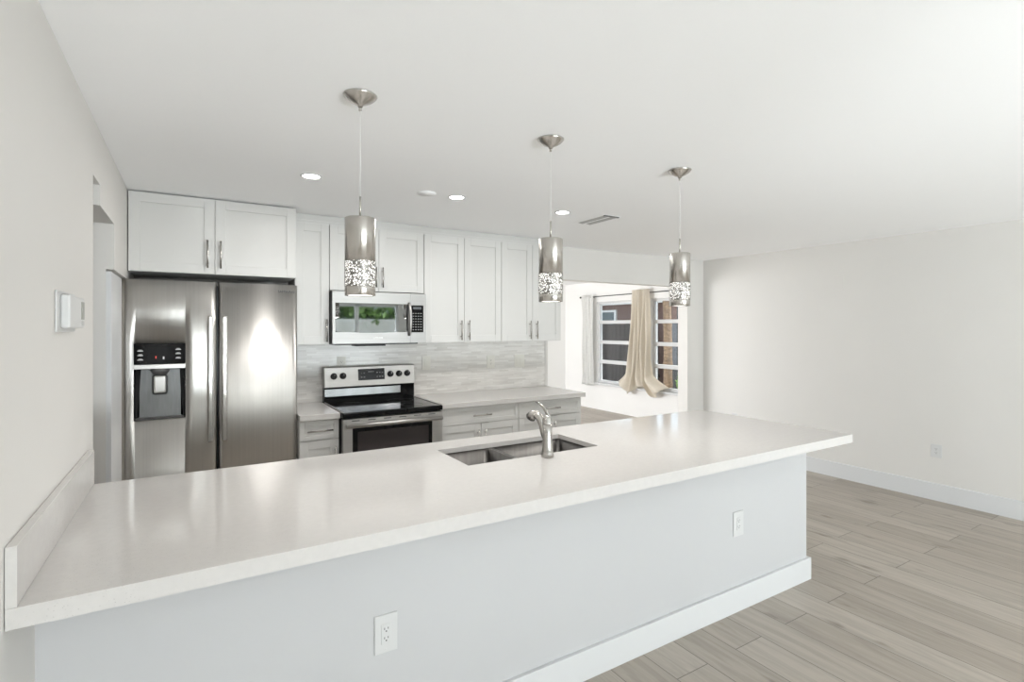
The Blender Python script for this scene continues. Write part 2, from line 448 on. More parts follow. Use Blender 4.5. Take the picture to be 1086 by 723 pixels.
# rear wall behind the camera: patio door and sliding door openings
rw = MB()
rw.box(WL-0.16, 0.3, WN-0.12, WN, 0, T); rw.box(1.6, 2.3, WN-0.12, WN, 0, T)
rw.box(4.4, WR+0.15, WN-0.12, WN, 0, T)
rw.box(0.3, 1.6, WN-0.12, WN, 2.08, T); rw.box(2.3, 4.4, WN-0.12, WN, 2.08, T)
struct('wall_rear', rw, M_wall)
def glazed_door(name, x0, x1, mids):
    m = MB()
    for a, b in ((x0, x0+0.05), (x1-0.05, x1)): m.box(a, b, WN-0.10, WN-0.03, 0, 2.08, 0.003)
    for c in mids: m.box(c-0.045, c+0.045, WN-0.10, WN-0.03, 0, 2.08, 0.003)
    m.box(x0, x1, WN-0.10, WN-0.03, 2.02, 2.08, 0.003); m.box(x0, x1, WN-0.10, WN-0.03, 0, 0.07, 0.003)
    f = struct(name, m, M_white)
    g = MB().box(x0+0.05, x1-0.05, WN-0.068, WN-0.062, 0.07, 2.02)
    g.build('pane', M_pane, f)
glazed_door('door_1', 0.3, 1.6, [])
glazed_door('door_2', 2.3, 4.4, [3.38])
sw = MB()
for a in (-3.6, -2.42, -1.25): sw.box(WL-0.11, WL-0.05, a, a+0.05, 0.30, 2.08, 0.003)
sw.box(WL-0.11, WL-0.05, -3.55, -1.25, 0.30, 0.35, 0.003); sw.box(WL-0.11, WL-0.05, -3.55, -1.25, 2.03, 2.08, 0.003)
sw = struct('added_window', sw, M_white)  # unseen window added to bring light onto the right wall
MB().box(WL-0.083, WL-0.077, -3.55, -1.25, 0.35, 2.03).build('pane', M_pane, sw)
# far room
fw = MB()
fw.box(FX, FX+0.10, WB+0.15, 5.05, 0, 2.42); fw.box(FX, FX+0.10, 7.46, FY, 0, 2.42)
fw.box(FX, FX+0.10, 5.05, 7.46, 0, 0.50); fw.box(FX, FX+0.10, 5.05, 7.46, 1.985, 2.42)
fw.box(FX, FX+0.10, 6.11, 6.50, 0.50, 1.985)
M_far = mat('far_room_white_paint', (0.86, 0.855, 0.84), 0.6, nz=(3, 0.008))
struct('wall_far_window', fw, M_far)
struct('wall_far_end', MB().box(0.4, FX+0.15, FY, FY+0.12, 0, 2.42), M_far)
fl = MB(); fl.box(0.4, 0.5, WB+0.15, 5.2, 0, 2.42); fl.box(0.4, 0.5, 7.6, FY, 0, 2.42)
fl.box(0.4, 0.5, 5.2, 7.6, 0, 0.4); fl.box(0.4, 0.5, 5.2, 7.6, 2.08, 2.42)  # opening made in this hidden wall for the added fill lamp
struct('wall_far_left', fl, M_far)
struct('wall_far_return', MB().box(WR+0.15, FX+0.15, WB+0.03, WB+0.15, 0, 2.42), M_far)
# baseboards (flat board with a small eased top)
def base_x(y0, y1, xf, d, h=0.15):
    s = 1 if d > 0 else -1
    return MB().prism([(xf, 0), (xf+s*0.016, 0), (xf+s*0.016, h-0.006), (xf+s*0.010, h), (xf, h)], 'y', y0, y1)
struct('baseboard_right', base_x(WN, WB, WR, -1), M_white)
struct('baseboard_left', base_x(WN, 1.70, WL, 1), M_white)
struct('baseboard_back', MB().box(5.262, WR-0.017, WB-0.016, WB, 0, 0.15, 0.002), M_white)

def window(name, y0, y1, z0, z1, bars):
    m = MB(); a, b = FX+0.04, FX+0.10; w = 0.045
    m.box(a, b, y0, y0+w, z0, z1, 0.003); m.box(a, b, y1-w, y1, z0, z1, 0.003)
    m.box(a, b, y0+w, y1-w, z0, z0+w, 0.003); m.box(a, b, y0+w, y1-w, z1-w, z1, 0.003)
    f = struct(name, m, M_white)
    for z in bars:
        MB().box(a-0.012, b, y0+w, y1-w, z-0.03, z+0.03, 0.004).build('window_rail', M_white, f)
    MB().box(FX+0.072, FX+0.077, y0+w, y1-w, z0+w, z1-w).build('pane', M_pane, f)
window('window_1', 6.50, 7.46, 0.50, 1.985, (1.61, 1.245, 0.885))
window('window_2', 5.05, 6.11, 0.50, 1.985, (1.61, 1.245, 0.885))
struct('trim_2', MB().box(FX-0.07, FX+0.03, 4.95, 7.58, 0.465, 0.50, 0.006), M_white)

# ---------------------------------------------------------------- peninsula
KX1, KY0, KY1 = 3.158, 1.765, 1.89
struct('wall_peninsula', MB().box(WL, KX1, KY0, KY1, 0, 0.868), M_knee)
pb = MB()
pb.box(WL, KX1+0.022, KY0-0.018, KY0, 0, 0.13, 0.002)
pb.box(KX1, KX1+0.022, KY0, KY1, 0, 0.13, 0.002)
struct('baseboard_peninsula', pb, M_white)

# base cabinets behind the peninsula wall (open carcass, doors face the kitchen)
def shaker(x0, x1, yf, z0, z1, w=0.057, t=0.019, s=-1):
    """a shaker front whose face is at y = yf, looking towards s*y"""
    m = MB(); y1 = yf-s*t
    a, b = min(yf, y1), max(yf, y1)
    m.box(x0, x0+w, a, b, z0, z1, 0.0012, 1); m.box(x1-w, x1, a, b, z0, z1, 0.0012, 1)
    m.box(x0+w, x1-w, a, b, z0, z0+w, 0.0012, 1); m.box(x0+w, x1-w, a, b, z1-w, z1, 0.0012, 1)
    pa, pb_ = (yf+0.008, yf+t) if s < 0 else (yf-t, yf-0.008)
    m.box(x0+w-0.002, x1-w+0.002, pa, pb_, z0+w-0.002, z1-w+0.002)
    return m
def bar_handle_v(x, yf, z0, z1, parent, s=-1):
    m = MB(); yc = yf+s*0.030
    m.tube([(x, yc, z0), (x, yc, z1)], 0.0055, 12)
    for z in (z0+0.03, z1-0.03): m.tube([(x, yf-s*0.001, z), (x, yc, z)], 0.0042, 8)
    return m.build('handle', M_nickel, parent)
def bar_handle_h(z, yf, x0, x1, parent, s=-1):
    m = MB(); yc = yf+s*0.030
    m.tube([(x0, yc, z), (x1, yc, z)], 0.0055, 12)
    for x in (x0+0.03, x1-0.03): m.tube([(x, yf-s*0.001, z), (x, yc, z)], 0.0042, 8)
    return m.build('handle', M_nickel, parent)
def pen_cab(x0, x1, label):
    t = thing('base_cabinet', label, 'cabinet', (x0, KY1+0.003, 0), group='peninsula cabinets facing the kitchen')
    y0, y1 = KY1+0.003, 2.49
    m = MB()
    m.box(x0, x0+0.018, y0, y1, 0.0, 0.885); m.box(x1-0.018, x1, y0, y1, 0.0, 0.885)
    m.box(x0+0.018, x1-0.018, y0, y1, 0.10, 0.118); m.box(x0+0.018, x1-0.018, y0, y0+0.006, 0.118, 0.885)
    m.box(x0+0.018, x1-0.018, y1-0.07, y1-0.055, 0, 0.10)
    m.build('carcass', M_cabin, t)
    xm = (x0+x1)/2
    for a, b, hx in ((x0+0.002, xm-0.0015, xm-0.04), (xm+0.0015, x1-0.002, xm+0.04)):
        d = shaker(a, b, y1+0.020, 0.115, 0.875, s=1).build('door', M_cab, t)
        bar_handle_v(hx, y1+0.020, 0.66, 0.83, d, s=1)
pen_cab(WL+0.02, 0.40, 'white shaker base cabinet under the bar counter, nearest the left wall')
pen_cab(0.405, 0.965, 'white shaker base cabinet under the bar counter, left of the sink')
pen_cab(0.97, 1.80, 'white shaker sink cabinet under the double bowl sink')
pen_cab(1.805, 2.46, 'white shaker base cabinet under the bar counter, right of the sink')
pen_cab(2.465, 3.135, 'white shaker base cabinet at the open end of the bar counter')

# bar counter: slab with sink cut-out and mitred front and end aprons
SX0, SX1, SY0, SY1 = 1.022, 1.757, 2.036, 2.375
CX0, CX1, CY0, CY1 = WL+0.002, 3.163, 1.508, 2.543
pc = thing('bar_countertop', 'long white quartz bar counter with thick front edge on the peninsula', 'countertop', (1.4, 2.0, 0.868))
sl = bmesh.new()
xs = [CX0, SX0, SX1, CX1]; ys = [CY0, SY0, SY1, CY1]
top = [[sl.verts.new((x, y, 0.914)) for y in ys] for x in xs]
bot = [[sl.verts.new((x, y, 0.890)) for y in ys] for x in xs]
for i in range(3):
    for j in range(3):
        if i == 1 and j == 1: continue
        sl.faces.new((top[i][j], top[i+1][j], top[i+1][j+1], top[i][j+1]))
        sl.faces.new((bot[i][j], bot[i][j+1], bot[i+1][j+1], bot[i+1][j]))
def side(a, b, c, d): sl.faces.new((a, b, c, d))
for k in range(3):
    side(top[k][0], bot[k][0], bot[k+1][0], top[k+1][0]); side(top[k+1][3], bot[k+1][3], bot[k][3], top[k][3])
    side(top[0][k+1], bot[0][k+1], bot[0][k], top[0][k]); side(top[3][k], bot[3][k], bot[3][k+1], top[3][k+1])
side(top[2][1], bot[2][1], bot[1][1], top[1][1]); side(top[1][2], bot[1][2], bot[2][2], top[2][2])
side(top[1][1], bot[1][1], bot[1][2], top[1][2]); side(top[2][2], bot[2][2], bot[2][1], top[2][1])
bmesh.ops.recalc_face_normals(sl, faces=sl.faces)
sm = MB(); sm.merge(sl)
sm.box(CX0, CX1, CY0, CY0+0.022, 0.8685, 0.890); sm.box(CX1-0.022, CX1, CY0+0.022, KY0-0.003, 0.8685, 0.890)
sm.build('slab', M_quartz, pc)
tag(MB().box(WL+0.001, WL+0.021, CY0, CY1, 0.9142, 1.046, 0.0015).build('side_splash', M_quartz),
    'low white quartz upstand along the left wall at the end of the bar counter', 'upstand')

# sink
sk = thing('kitchen_sink', 'undermount double bowl stainless steel sink in the bar counter', 'sink', ((SX0+SX1)/2, (SY0+SY1)/2, 0.70))
def bowl(x0, x1, y0, y1, zt, zb, r=0.035):
    b = bmesh.new()
    def ring(i, z, rr):
        pts = []
        for cx, cy, a0 in ((x1-i-rr, y1-i-rr, 0), (x0+i+rr, y1-i-rr, PI/2), (x0+i+rr, y0+i+rr, PI), (x1-i-rr, y0+i+rr, 1.5*PI)):
            for k in range(6):
                a = a0+PI/2*k/5; pts.append(b.verts.new((cx+rr*math.cos(a), cy+rr*math.sin(a), z)))
        return pts
    R = [ring(-0.012, zt, r*0.6), ring(0, zt, r*0.5), ring(0.004, zb+0.03, r*0.8), ring(0.012, zb+0.008, r), ring(0.03, zb, r)]
    n = len(R[0])
    for k in range(len(R)-1):
        for i in range(n):
            f = b.faces.new((R[k][i], R[k][(i+1) % n], R[k+1][(i+1) % n], R[k+1][i])); f.smooth = True
    b.faces.new(R[-1])
    bmesh.ops.recalc_face_normals(b, faces=b.faces)
    for f in b.faces: f.normal_flip()
    m = MB(); m.merge(b); return m
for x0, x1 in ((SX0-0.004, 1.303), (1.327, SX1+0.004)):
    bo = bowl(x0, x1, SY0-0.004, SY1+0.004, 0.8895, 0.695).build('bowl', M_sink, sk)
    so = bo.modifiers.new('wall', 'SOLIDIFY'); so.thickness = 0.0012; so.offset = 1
    cx, cy = (x0+x1)/2, (SY0+SY1)/2+0.02
    MB().lathe([(0.001, 0.697), (0.030, 0.697), (0.042, 0.699), (0.044, 0.6965)], cx, cy, 24).build('drain', M_nickel, bo)

# faucet
fa = thing('kitchen_faucet', 'brushed nickel pull-out faucet with curved lever, standing beside the sink', 'faucet', (1.405, 1.985, 0.914))
fx, fy = 1.405, 1.985
MB().lathe([(0.029, 0.9145), (0.031, 0.918), (0.030, 0.930), (0.0275, 0.936), (0.027, 0.940), (0.025, 0.955), (0.0225, 0.985), (0.0215, 1.02), (0.0225, 1.066)], fx, fy, 32).build('body', M_nickel, fa)
MB().lathe([(0.0228, 1.066), (0.0235, 1.068), (0.0235, 1.072), (0.0225, 1.074), (0.020, 1.090), (0.013, 1.104), (0.002, 1.108)], fx, fy, 32).build('cap', M_nickel, fa)
fd = Vector((-0.42, 0.91, 0)).normalized()
def fp(d, z): return (fx+fd.x*d, fy+fd.y*d, z)
MB().tube([fp(0.005, 0.985), fp(0.016, 1.02), fp(0.027, 1.06), fp(0.040, 1.090), fp(0.058, 1.106), fp(0.078, 1.103), fp(0.092, 1.088)],
          [0.014, 0.0175, 0.018, 0.019, 0.020, 0.0225, 0.025], 20).build('spray_head', M_nickel, fa)
MB().tube([fp(0.0925, 1.0875), fp(0.096, 1.083)], [0.021, 0.020], 20).build('spray_face', M_dark, fa)
MB().tube([fp(-0.008, 1.085), fp(-0.002, 1.108), fp(0.010, 1.128), fp(0.026, 1.146), fp(0.045, 1.158), fp(0.062, 1.164)],
          [0.012, 0.0095, 0.0080, 0.0068, 0.0055, 0.0025], 16, 0.7).build('lever', M_nickel, fa)

# ---------------------------------------------------------------- back run: base cabinets and counters
YF = 3.79            # face of base fronts
def carcass(x0, x1, y0, y1, z0, z1, toe=False):
    m = MB()
    if toe:
        m.box(x0, x1, y0, y1, 0.10, z1, 0.001, 1); m.box(x0, x1, y0+0.06, y1, 0.0, 0.10)
    else:
        m.box(x0, x1, y0, y1, z0, z1, 0.001, 1)
    return m
def base_cab(x0, x1, label, doors, wide):
    t = thing('base_cabinet', label, 'cabinet', ((x0+x1)/2, YF+0.3, 0), group='base cabinets under the back counter')
    carcass(x0, x1, YF+0.020, WB-0.012, 0, 0.873, True).build('carcass', M_cab, t)
    g = 0.0018
    dr = shaker(x0+g, x1-g, YF, 0.734, 0.870, 0.034).build('drawer', M_cab, t)
    xm = (x0+x1)/2
    bar_handle_h(0.800, YF, xm-0.085 if wide else xm-0.085, xm+0.085, dr)
    for a, b, hx in doors:
        d = shaker(a+g, b-g, YF, 0.108, 0.731).build('door', M_cab, t)
        bar_handle_v(hx, YF, 0.50, 0.685, d)
base_cab(0.6195, 0.884, 'narrow white base cabinet between refrigerator and range', [(0.6195, 0.884, 0.855)], False)
base_cab(1.655, 2.382, 'white base cabinet directly right of the range', [(1.655, 2.018, 1.985), (2.018, 2.382, 2.052)], True)
base_cab(2.383, 3.062, 'white base cabinet at the open right end of the back counter', [(2.383, 2.722, 2.690), (2.722, 3.062, 2.756)], True)
tag(MB().box(0.6195, 0.8865, 3.766, WB-0.012, 0.8745, 0.914, 0.002).build('back_countertop', M_quartzb),
    'short white quartz counter between refrigerator and range', 'countertop')
tag(MB().box(1.6535, 3.098, 3.766, WB-0.012, 0.8745, 0.914, 0.002).build('back_countertop', M_quartzb),
    'white quartz counter running right from the range to the opening', 'countertop')
tag(MB().box(0.612, 3.088, WB-0.010, WB-0.001, 0.9145, 1.3845).build('mosaic_backsplash', M_mosaic),
    'linear grey and white marble mosaic backsplash on the back wall', 'backsplash')
struct('trim_3', MB().box(3.0885, 3.1215, WB-0.016, WB-0.0005, 0.915, 1.384, 0.002), M_wall)

# ---------------------------------------------------------------- upper cabinets
UF = 4.1055; UT = 2.2924; UB = 1.386
def upper(name, label, x0, x1, z0, z1, doors, yf, group, yb=WB-0.002):
    t = thing(name, label, 'cabinet', ((x0+x1)/2, (yf+yb)/2, z0), group=group)
    carcass(x0, x1, yf+0.020, yb, z0, z1).build('carcass', M_cab, t)
    for a, b, hx, h0, h1 in doors:
        d = shaker(a+0.0015, b-0.0015, yf, z0+0.001, z1-0.001, 0.060).build('door', M_cab, t)
        if hx is not None: bar_handle_v(hx, yf, h0, h1, d)
    return t
G = 'white wall cabinets along the back wall'
upper('wall_cabinet', 'tall narrow white wall cabinet between refrigerator and microwave', 0.640, 0.8845, UB, UT, [(0.640, 0.8845, 0.862, 1.405, 1.575)], UF, G)
upper('wall_cabinet', 'short white wall cabinet directly above the microwave', 0.8865, 1.6475, 1.797, UT,
      [(0.8865, 1.2665, 1.238, 1.83, 1.99), (1.2665, 1.6475, 1.292, 1.83, 1.99)], UF, G)
upper('wall_cabinet', 'tall two-door white wall cabinet directly right of the microwave', 1.6495, 2.3955, UB, UT,
      [(1.6495, 2.021, 1.985, 1.405, 1.575), (2.021, 2.3955, 2.060, 1.405, 1.575)], UF, G)
upper('wall_cabinet', 'tall two-door white wall cabinet at the right end of the row', 2.3975, 3.066, UB, UT,
      [(2.3975, 2.735, 2.700, 1.405, 1.575), (2.735, 3.066, 2.775, 1.405, 1.575)], UF, G)
cr = MB().prism([(UF+0.012, UT+0.001), (UF+0.012, UT+0.022), (UF+0.030, UT+0.026), (UF+0.030, T-0.001), (WB-0.002, T-0.001), (WB-0.002, UT+0.001)], 'x', 0.640, 3.066)
struct('trim_4', cr, M_cab)
upper('refrigerator_cabinet', 'deep white two-door cabinet above the refrigerator, touching the ceiling', -0.338, 0.625, 1.862, 2.354,
      [(-0.338, 0.1255, 0.083, 1.90, 2.08), (0.1255, 0.625, 0.158, 1.90, 2.08)], 3.952, G)

# ---------------------------------------------------------------- refrigerator
RX0, RX1, RY = -0.365, 0.618, 3.84
fr = thing('refrigerator', 'stainless steel side by side refrigerator with black ice and water dispenser', 'refrigerator', (0.128, 4.1, 0))
b = MB(); b.box(-0.362, 0.614, 3.925, 4.40, 0.03, 1.785, 0.004)
b.box(-0.34, 0.60, 3.93, 4.38, 0.0, 0.03); b.build('body', M_dark, fr)
MB().box(-0.33, 0.60, 3.895, 3.92, 0.02, 0.085, 0.004).build('kick_grille', M_blackm, fr)
def fr_door(x0, x1, hole=None):
    """softly crowned door face, optional rectangular opening for the dispenser"""
    z0, z1 = 0.095, 1.803; w = x1-x0
    us = [0, .008, .02, .04, .08, .15, .25, .35, .5, .65, .75, .85, .92, .96, .98, .992, 1]
    xs = [x0+w*u for u in us]; zs = [z0, z1]
    if hole:
        xs += [hole[0], hole[1]]; zs += [hole[2], hole[3]]
    xs = sorted(xs); zs = sorted(zs)
    def yf(x):
        u = (x-x0)/w; e = min(u, 1-u)*w
        y = RY+0.0045*(2*u-1)**2
        if e < 0.022: y += 0.020*(1-math.sqrt(max(0, 1-(1-e/0.022)**2)))
        return y
    bm = bmesh.new(); V = {}
    for i, x in enumerate(xs):
        for j, z in enumerate(zs):
            V[i, j] = bm.verts.new((x, yf(x), z)); V[i, j, 'b'] = bm.verts.new((x, 3.915, z))
    nx, nz = len(xs), len(zs)
    def inh(i, j):
        return hole and xs[i] >= hole[0]-1e-6 and xs[i+1] <= hole[1]+1e-6 and zs[j] >= hole[2]-1e-6 and zs[j+1] <= hole[3]+1e-6
    for i in range(nx-1):
        for j in range(nz-1):
            if inh(i, j):
                # sides of the cut-out
                if not inh(i-1, j): bm.faces.new((V[i, j], V[i, j, 'b'], V[i, j+1, 'b'], V[i, j+1]))
                if not inh(i+1, j): bm.faces.new((V[i+1, j], V[i+1, j+1], V[i+1, j+1, 'b'], V[i+1, j, 'b']))
                if not inh(i, j-1): bm.faces.new((V[i, j], V[i+1, j], V[i+1, j, 'b'], V[i, j, 'b']))
                if not inh(i, j+1): bm.faces.new((V[i, j+1], V[i, j+1, 'b'], V[i+1, j+1, 'b'], V[i+1, j+1]))
                continue
            f = bm.faces.new((V[i, j], V[i+1, j], V[i+1, j+1], V[i, j+1])); f.smooth = True
            bm.faces.new((V[i, j, 'b'], V[i, j+1, 'b'], V[i+1, j+1, 'b'], V[i+1, j, 'b']))
        bm.faces.new((V[i, 0], V[i, 0, 'b'], V[i+1, 0, 'b'], V[i+1, 0]))
        bm.faces.new((V[i, nz-1], V[i+1, nz-1], V[i+1, nz-1, 'b'], V[i, nz-1, 'b']))
    for j in range(nz-1):
        bm.faces.new((V[0, j], V[0, j+1], V[0, j+1, 'b'], V[0, j, 'b']))
        bm.faces.new((V[nx-1, j], V[nx-1, j, 'b'], V[nx-1, j+1, 'b'], V[nx-1, j+1]))
    bmesh.ops.recalc_face_normals(bm, faces=bm.faces)
    m = MB(); m.merge(bm); return m
DX0, DX1, DZ0, DZ1 = -0.301, -0.037, 0.952, 1.417
ld = fr_door(RX0, 0.1325, (DX0, DX1, DZ0, DZ1)).build('freezer_door', M_fridge, fr)
rd = fr_door(0.1445, RX1).build('refrigerator_door', M_fridge, fr)
def long_handle(x0, x1, parent):
    m = MB(); m.box(x0, x1, RY-0.052, RY-0.030, 0.790, 1.588, 0.007, 3)
    for z in (0.83, 1.53): m.box(x0+0.006, x1-0.006, RY-0.031, RY+0.003, z, z+0.03, 0.002)
    m.build('handle', M_steel, parent)
long_handle(0.082, 0.112, ld); long_handle(0.160, 0.190, rd)
text('logo', 'SAMSUNG', 0.023, M_textd, rd, (0.545, RY-0.0002, 1.757), FACE_Y)
dp = MB().box(DX0+0.001, DX1-0.001, RY-0.002, RY+0.030, 1.290, DZ1-0.001, 0.002).build('control_panel', M_black, ld)
for x, zz in ((-0.268, (1.372, 1.345, 1.318)), (-0.076, (1.378, 1.352, 1.325))):
    for z in zz:
        q = MB(); q.box(x-0.014, x+0.014, RY-0.0026, RY-0.0018, z-0.0022, z+0.0022)
        q.box(x-0.009, x+0.009, RY-0.0026, RY-0.0018, z+0.005, z+0.0075)
        q.build('button_print', M_text, dp)
MB().box(-0.192, -0.188, RY-0.0026, RY-0.0018, 1.325, 1.340).build('indicator', M_red, dp)
MB().box(-0.155, -0.147, RY-0.0026, RY-0.0018, 1.320, 1.336).build('indicator', M_text, dp)
di = MB(); di.box(DX0+0.001, DX1-0.001, RY-0.003, RY+0.02, 1.262, 1.289, 0.002)
di.build('silver_band', M_silver, ld)
cav = MB()   # recess: back plate leaning, side cheeks, floor tray
cav.prism([(RY+0.066, 1.261), (RY+0.070, 1.261), (RY+0.070, DZ0+0.002), (RY+0.030, DZ0+0.002)], 'x', DX0+0.026, DX1-0.026)
cav.build('recess_back', M_disp, ld)
MB().prism([(DX0+0.001, RY+0.004), (DX0+0.008, RY+0.004), (DX0+0.034, RY+0.069), (DX0+0.001, RY+0.069)], 'z', DZ0+0.002, 1.261).build('recess_cheek', M_black, ld)
MB().prism([(DX1-0.001, RY+0.004), (DX1-0.008, RY+0.004), (DX1-0.034, RY+0.069), (DX1-0.001, RY+0.069)], 'z', DZ0+0.002, 1.261).build('recess_cheek', M_black, ld)
MB().box(DX0+0.008, DX1-0.008, RY+0.000, RY+0.058, DZ0+0.002, DZ0+0.016, 0.002).build('drip_tray', M_dark, ld)
MB().lathe([(0.052, 1.261), (0.050, 1.245), (0.036, 1.226), (0.020, 1.222)], -0.171, RY+0.045, 28).build('chute', M_dark, ld)
pd = MB().box(-0.211, -0.131, RY+0.022, RY+0.034, 1.104, 1.224, 0.012, 3)
pd.build('paddle_surround', M_dark, ld)
MB().box(-0.201, -0.141, RY+0.016, RY+0.024, 1.114, 1.218, 0.008, 3).build('paddle', M_silver, ld)

# ---------------------------------------------------------------- microwave
MX0, MX1, MY, MZ0, MZ1 = 0.888, 1.636, 4.03, 1.388, 1.789
mw = thing('microwave', 'stainless over-the-range microwave under the short wall cabinet', 'microwave', (1.26, 4.2, MZ0))
MB().box(MX0, MX1, MY+0.034, WB-0.012, MZ0+0.004, MZ1-0.002, 0.003).build('body', M_blackm, mw)
def face_ring(x0, x1, z0, z1, wx0, wx1, wz0, wz1, y, t):
    m = MB()
    m.box(x0, wx0, y, y+t, z0, z1); m.box(wx1, x1, y, y+t, z0, z1)
    m.box(wx0, wx1, y, y+t, z0, wz0); m.box(wx0, wx1, y, y+t, wz1, z1)
    return m
dm = face_ring(MX0+0.004, 1.500, MZ0+0.002, MZ1-0.002, 0.912, 1.480, 1.478, 1.700, MY, 0.032).build('door', M_mwsteel, mw)
# window with bowed lower edge
N = 14
poly = [(0.912, 1.700), (1.480, 1.700)]
poly += [(1.480-(0.568)*k/N, 1.482-0.012*math.sin(PI*k/N)+0.002) for k in range(N+1)]
MB().prism([(a, c) for a, c in poly], 'y', MY-0.0012, MY+0.02).build('door_window', M_mwglass, dm)
pn = face_ring(1.5015, MX1-0.001, MZ0+0.002, MZ1-0.002, 1.506, 1.612, 1.474, 1.693, MY, 0.032).build('control_frame', M_mwsteel, mw)
kp = MB().box(1.5065, 1.6115, MY-0.0015, MY+0.02, 1.4745, 1.6925, 0.001).build('keypad', M_black, mw)
q = MB()
for r_ in range(7):
    for c_ in range(4):
        x = 1.524+c_*0.022; z = 1.495+r_*0.022
        q.box(x-0.006, x+0.006, MY-0.0021, MY-0.0014, z-0.0028, z+0.0028)
q.build('keypad_print', mat('key_print', (0.30, 0.30, 0.30), 0.5), kp)
MB().box(1.524, 1.594, MY-0.0022, MY-0.0014, 1.660, 1.680).build('display', mat('display_grey', (0.10, 0.11, 0.12), 0.2), kp)
hs = [(1.489, MY-0.004-0.034*math.sin(PI*k/12)**0.6, 1.452+0.256*k/12) for k in range(13)]
MB().tube(hs, 0.0115, 14).build('handle', M_steelh, mw)
text('logo', 'SAMSUNG', 0.017, M_plate, dm, (1.235, MY-0.0006, 1.432), FACE_Y)
MB().box(MX0+0.03, MX1-0.06, MY+0.03, WB-0.05, MZ0-0.008, MZ0+0.003, 0.002).build('bottom_vent', M_blackm, mw)
MB().box(1.08, 1.31, MY+0.04, MY+0.20, MZ0-0.020, MZ0-0.009, 0.002).build('lamp_cover', M_blackm, mw)

# ---------------------------------------------------------------- range
GX0, GX1 = 0.8905, 1.6485
rg = thing('electric_range', 'stainless electric range with black glass cooktop and rear control panel', 'range', (1.27, 4.05, 0))
m = MB(); m.box(GX0+0.002, GX1-0.002, 3.765, 4.395, 0.04, 0.876, 0.003)
for x in (GX0+0.06, GX1-0.06):
    for y in (3.85, 4.33): m.lathe([(0.018, 0.0), (0.018, 0.042)], x, y, 12)
m.build('body', M_blackm, rg)
ct = MB(); ct.box(GX0, GX1, 3.718, 4.330, 0.878, 0.9155, 0.008, 3)
ct = ct.build('cooktop', M_black, rg)
for x in (GX0, GX1-0.012): MB().box(x, x+0.012, 3.74, 4.325, 0.9158, 0.9185, 0.001).build('side_trim', M_steelh, ct)
M_ringp = mat('burner_ring_print', (0.05, 0.05, 0.052), 0.2)
for x, y, r in ((1.07, 3.88, 0.105), (1.46, 3.88, 0.085), (1.07, 4.16, 0.075), (1.46, 4.16, 0.105)):
    MB().lathe([(r, 0.9156), (r, 0.9162), (r-0.004, 0.9162), (r-0.004, 0.9156)], x, y, 40, cap=False).build('burner_ring', M_ringp, ct)
bk = MB(); bk.prism([(4.332, 0.900), (4.332, 1.032), (4.395, 1.032), (4.395, 0.900)], 'x', GX0+0.002, GX1-0.002, 0.002)
bk.build('rear_riser', M_black, rg)
MB().prism([(4.330, 0.944), (4.3315, 0.944), (4.3315, 1.018), (4.326, 1.018), (4.322, 0.960)], 'x', GX0+0.006, 1.52).build('riser_trim', mat('riser_chrome', (0.42, 0.43, 0.45), 0.15, 1.0, nz=(2, 0.1, (6, 1, 1))), rg)
cp = MB().prism([(4.300, 1.034), (4.322, 1.190), (4.330, 1.196), (4.395, 1.196), (4.395, 1.034)], 'x', GX0, GX1-0.004, 0.003).build('control_panel', M_steelh, rg)
def pf(z): return 4.300+(z-1.034)/0.156*0.022
def on_panel(mbb): return mbb
dsp = MB().prism([(pf(1.080)-0.002, 1.080), (pf(1.172)-0.002, 1.172), (pf(1.172)+0.004, 1.172), (pf(1.080)+0.004, 1.080)], 'x', 1.158, 1.378, 0.0006).build('display_panel', M_black, cp)
q = MB()
for (xa, nx_) in ((1.185, 2), (1.315, 3)):
    for i in range(nx_):
        for z in (1.105, 1.138):
            x = xa+i*0.022; MB().box(x-0.006, x+0.006, pf(z)-0.0032, pf(z)-0.0018, z-0.004, z+0.004).build('button_print', MATS.get('dim_print') or mat('dim_print', (0.25, 0.25, 0.25), 0.5), dsp)
q = MB(); q.box(1.240, 1.290, pf(1.148)-0.0032, pf(1.148)-0.0018, 1.143, 1.152)
q.build('clock_print', MATS['dim_print'], dsp)
for x in (0.964, 1.036, 1.428, 1.503, 1.575):
    z = 1.122; y = pf(z)
    k = MB(); k.lathe([(0.026, -0.001), (0.026, 0.004), (0.0225, 0.007), (0.021, 0.026), (0.018, 0.029)], x, y, 28, axis='y', cz=z)
    k.box(x-0.005, x+0.005, y-0.036, y-0.024, z-0.020, z+0.020, 0.002)
    k = k.build('knob', M_blackm, cp)
    MB().box(x-0.0012, x+0.0012, y-0.0366, y-0.0358, z+0.006, z+0.019).build('pointer', M_plate, k)
# oven door
od = face_ring(GX0+0.004, GX1-0.004, 0.235, 0.868, 0.960, 1.560, 0.36, 0.802, 3.722, 0.038).build('oven_door', M_steelh, rg)
db = face_ring(0.960, 1.560, 0.36, 0.802, 0.996, 1.532, 0.40, 0.776, 3.7205, 0.03).build('window_border', M_black, od)
MB().box(0.996, 1.532, 3.7225, 3.745, 0.40, 0.776).build('window_glass', M_ovenglass, od)
hh = MB(); hh.tube([(GX0+0.02, 3.685, 0.826), (GX1-0.02, 3.685, 0.826)], 0.0155, 16)
for x in (GX0+0.05, GX1-0.05): hh.tube([(x, 3.723, 0.826), (x, 3.685, 0.826)], 0.010, 10)
hh.build('handle', M_steelh, od)
for i in range(6):
    x = 0.955+i*0.115; MB().box(x, x+0.055, 3.7208, 3.724, 0.852, 0.858).build('vent_slot', M_slot, od)
MB().box(GX0+0.004, GX1-0.004, 3.722, 3.76, 0.055, 0.228, 0.004).build('storage_drawer', M_steelh, rg)

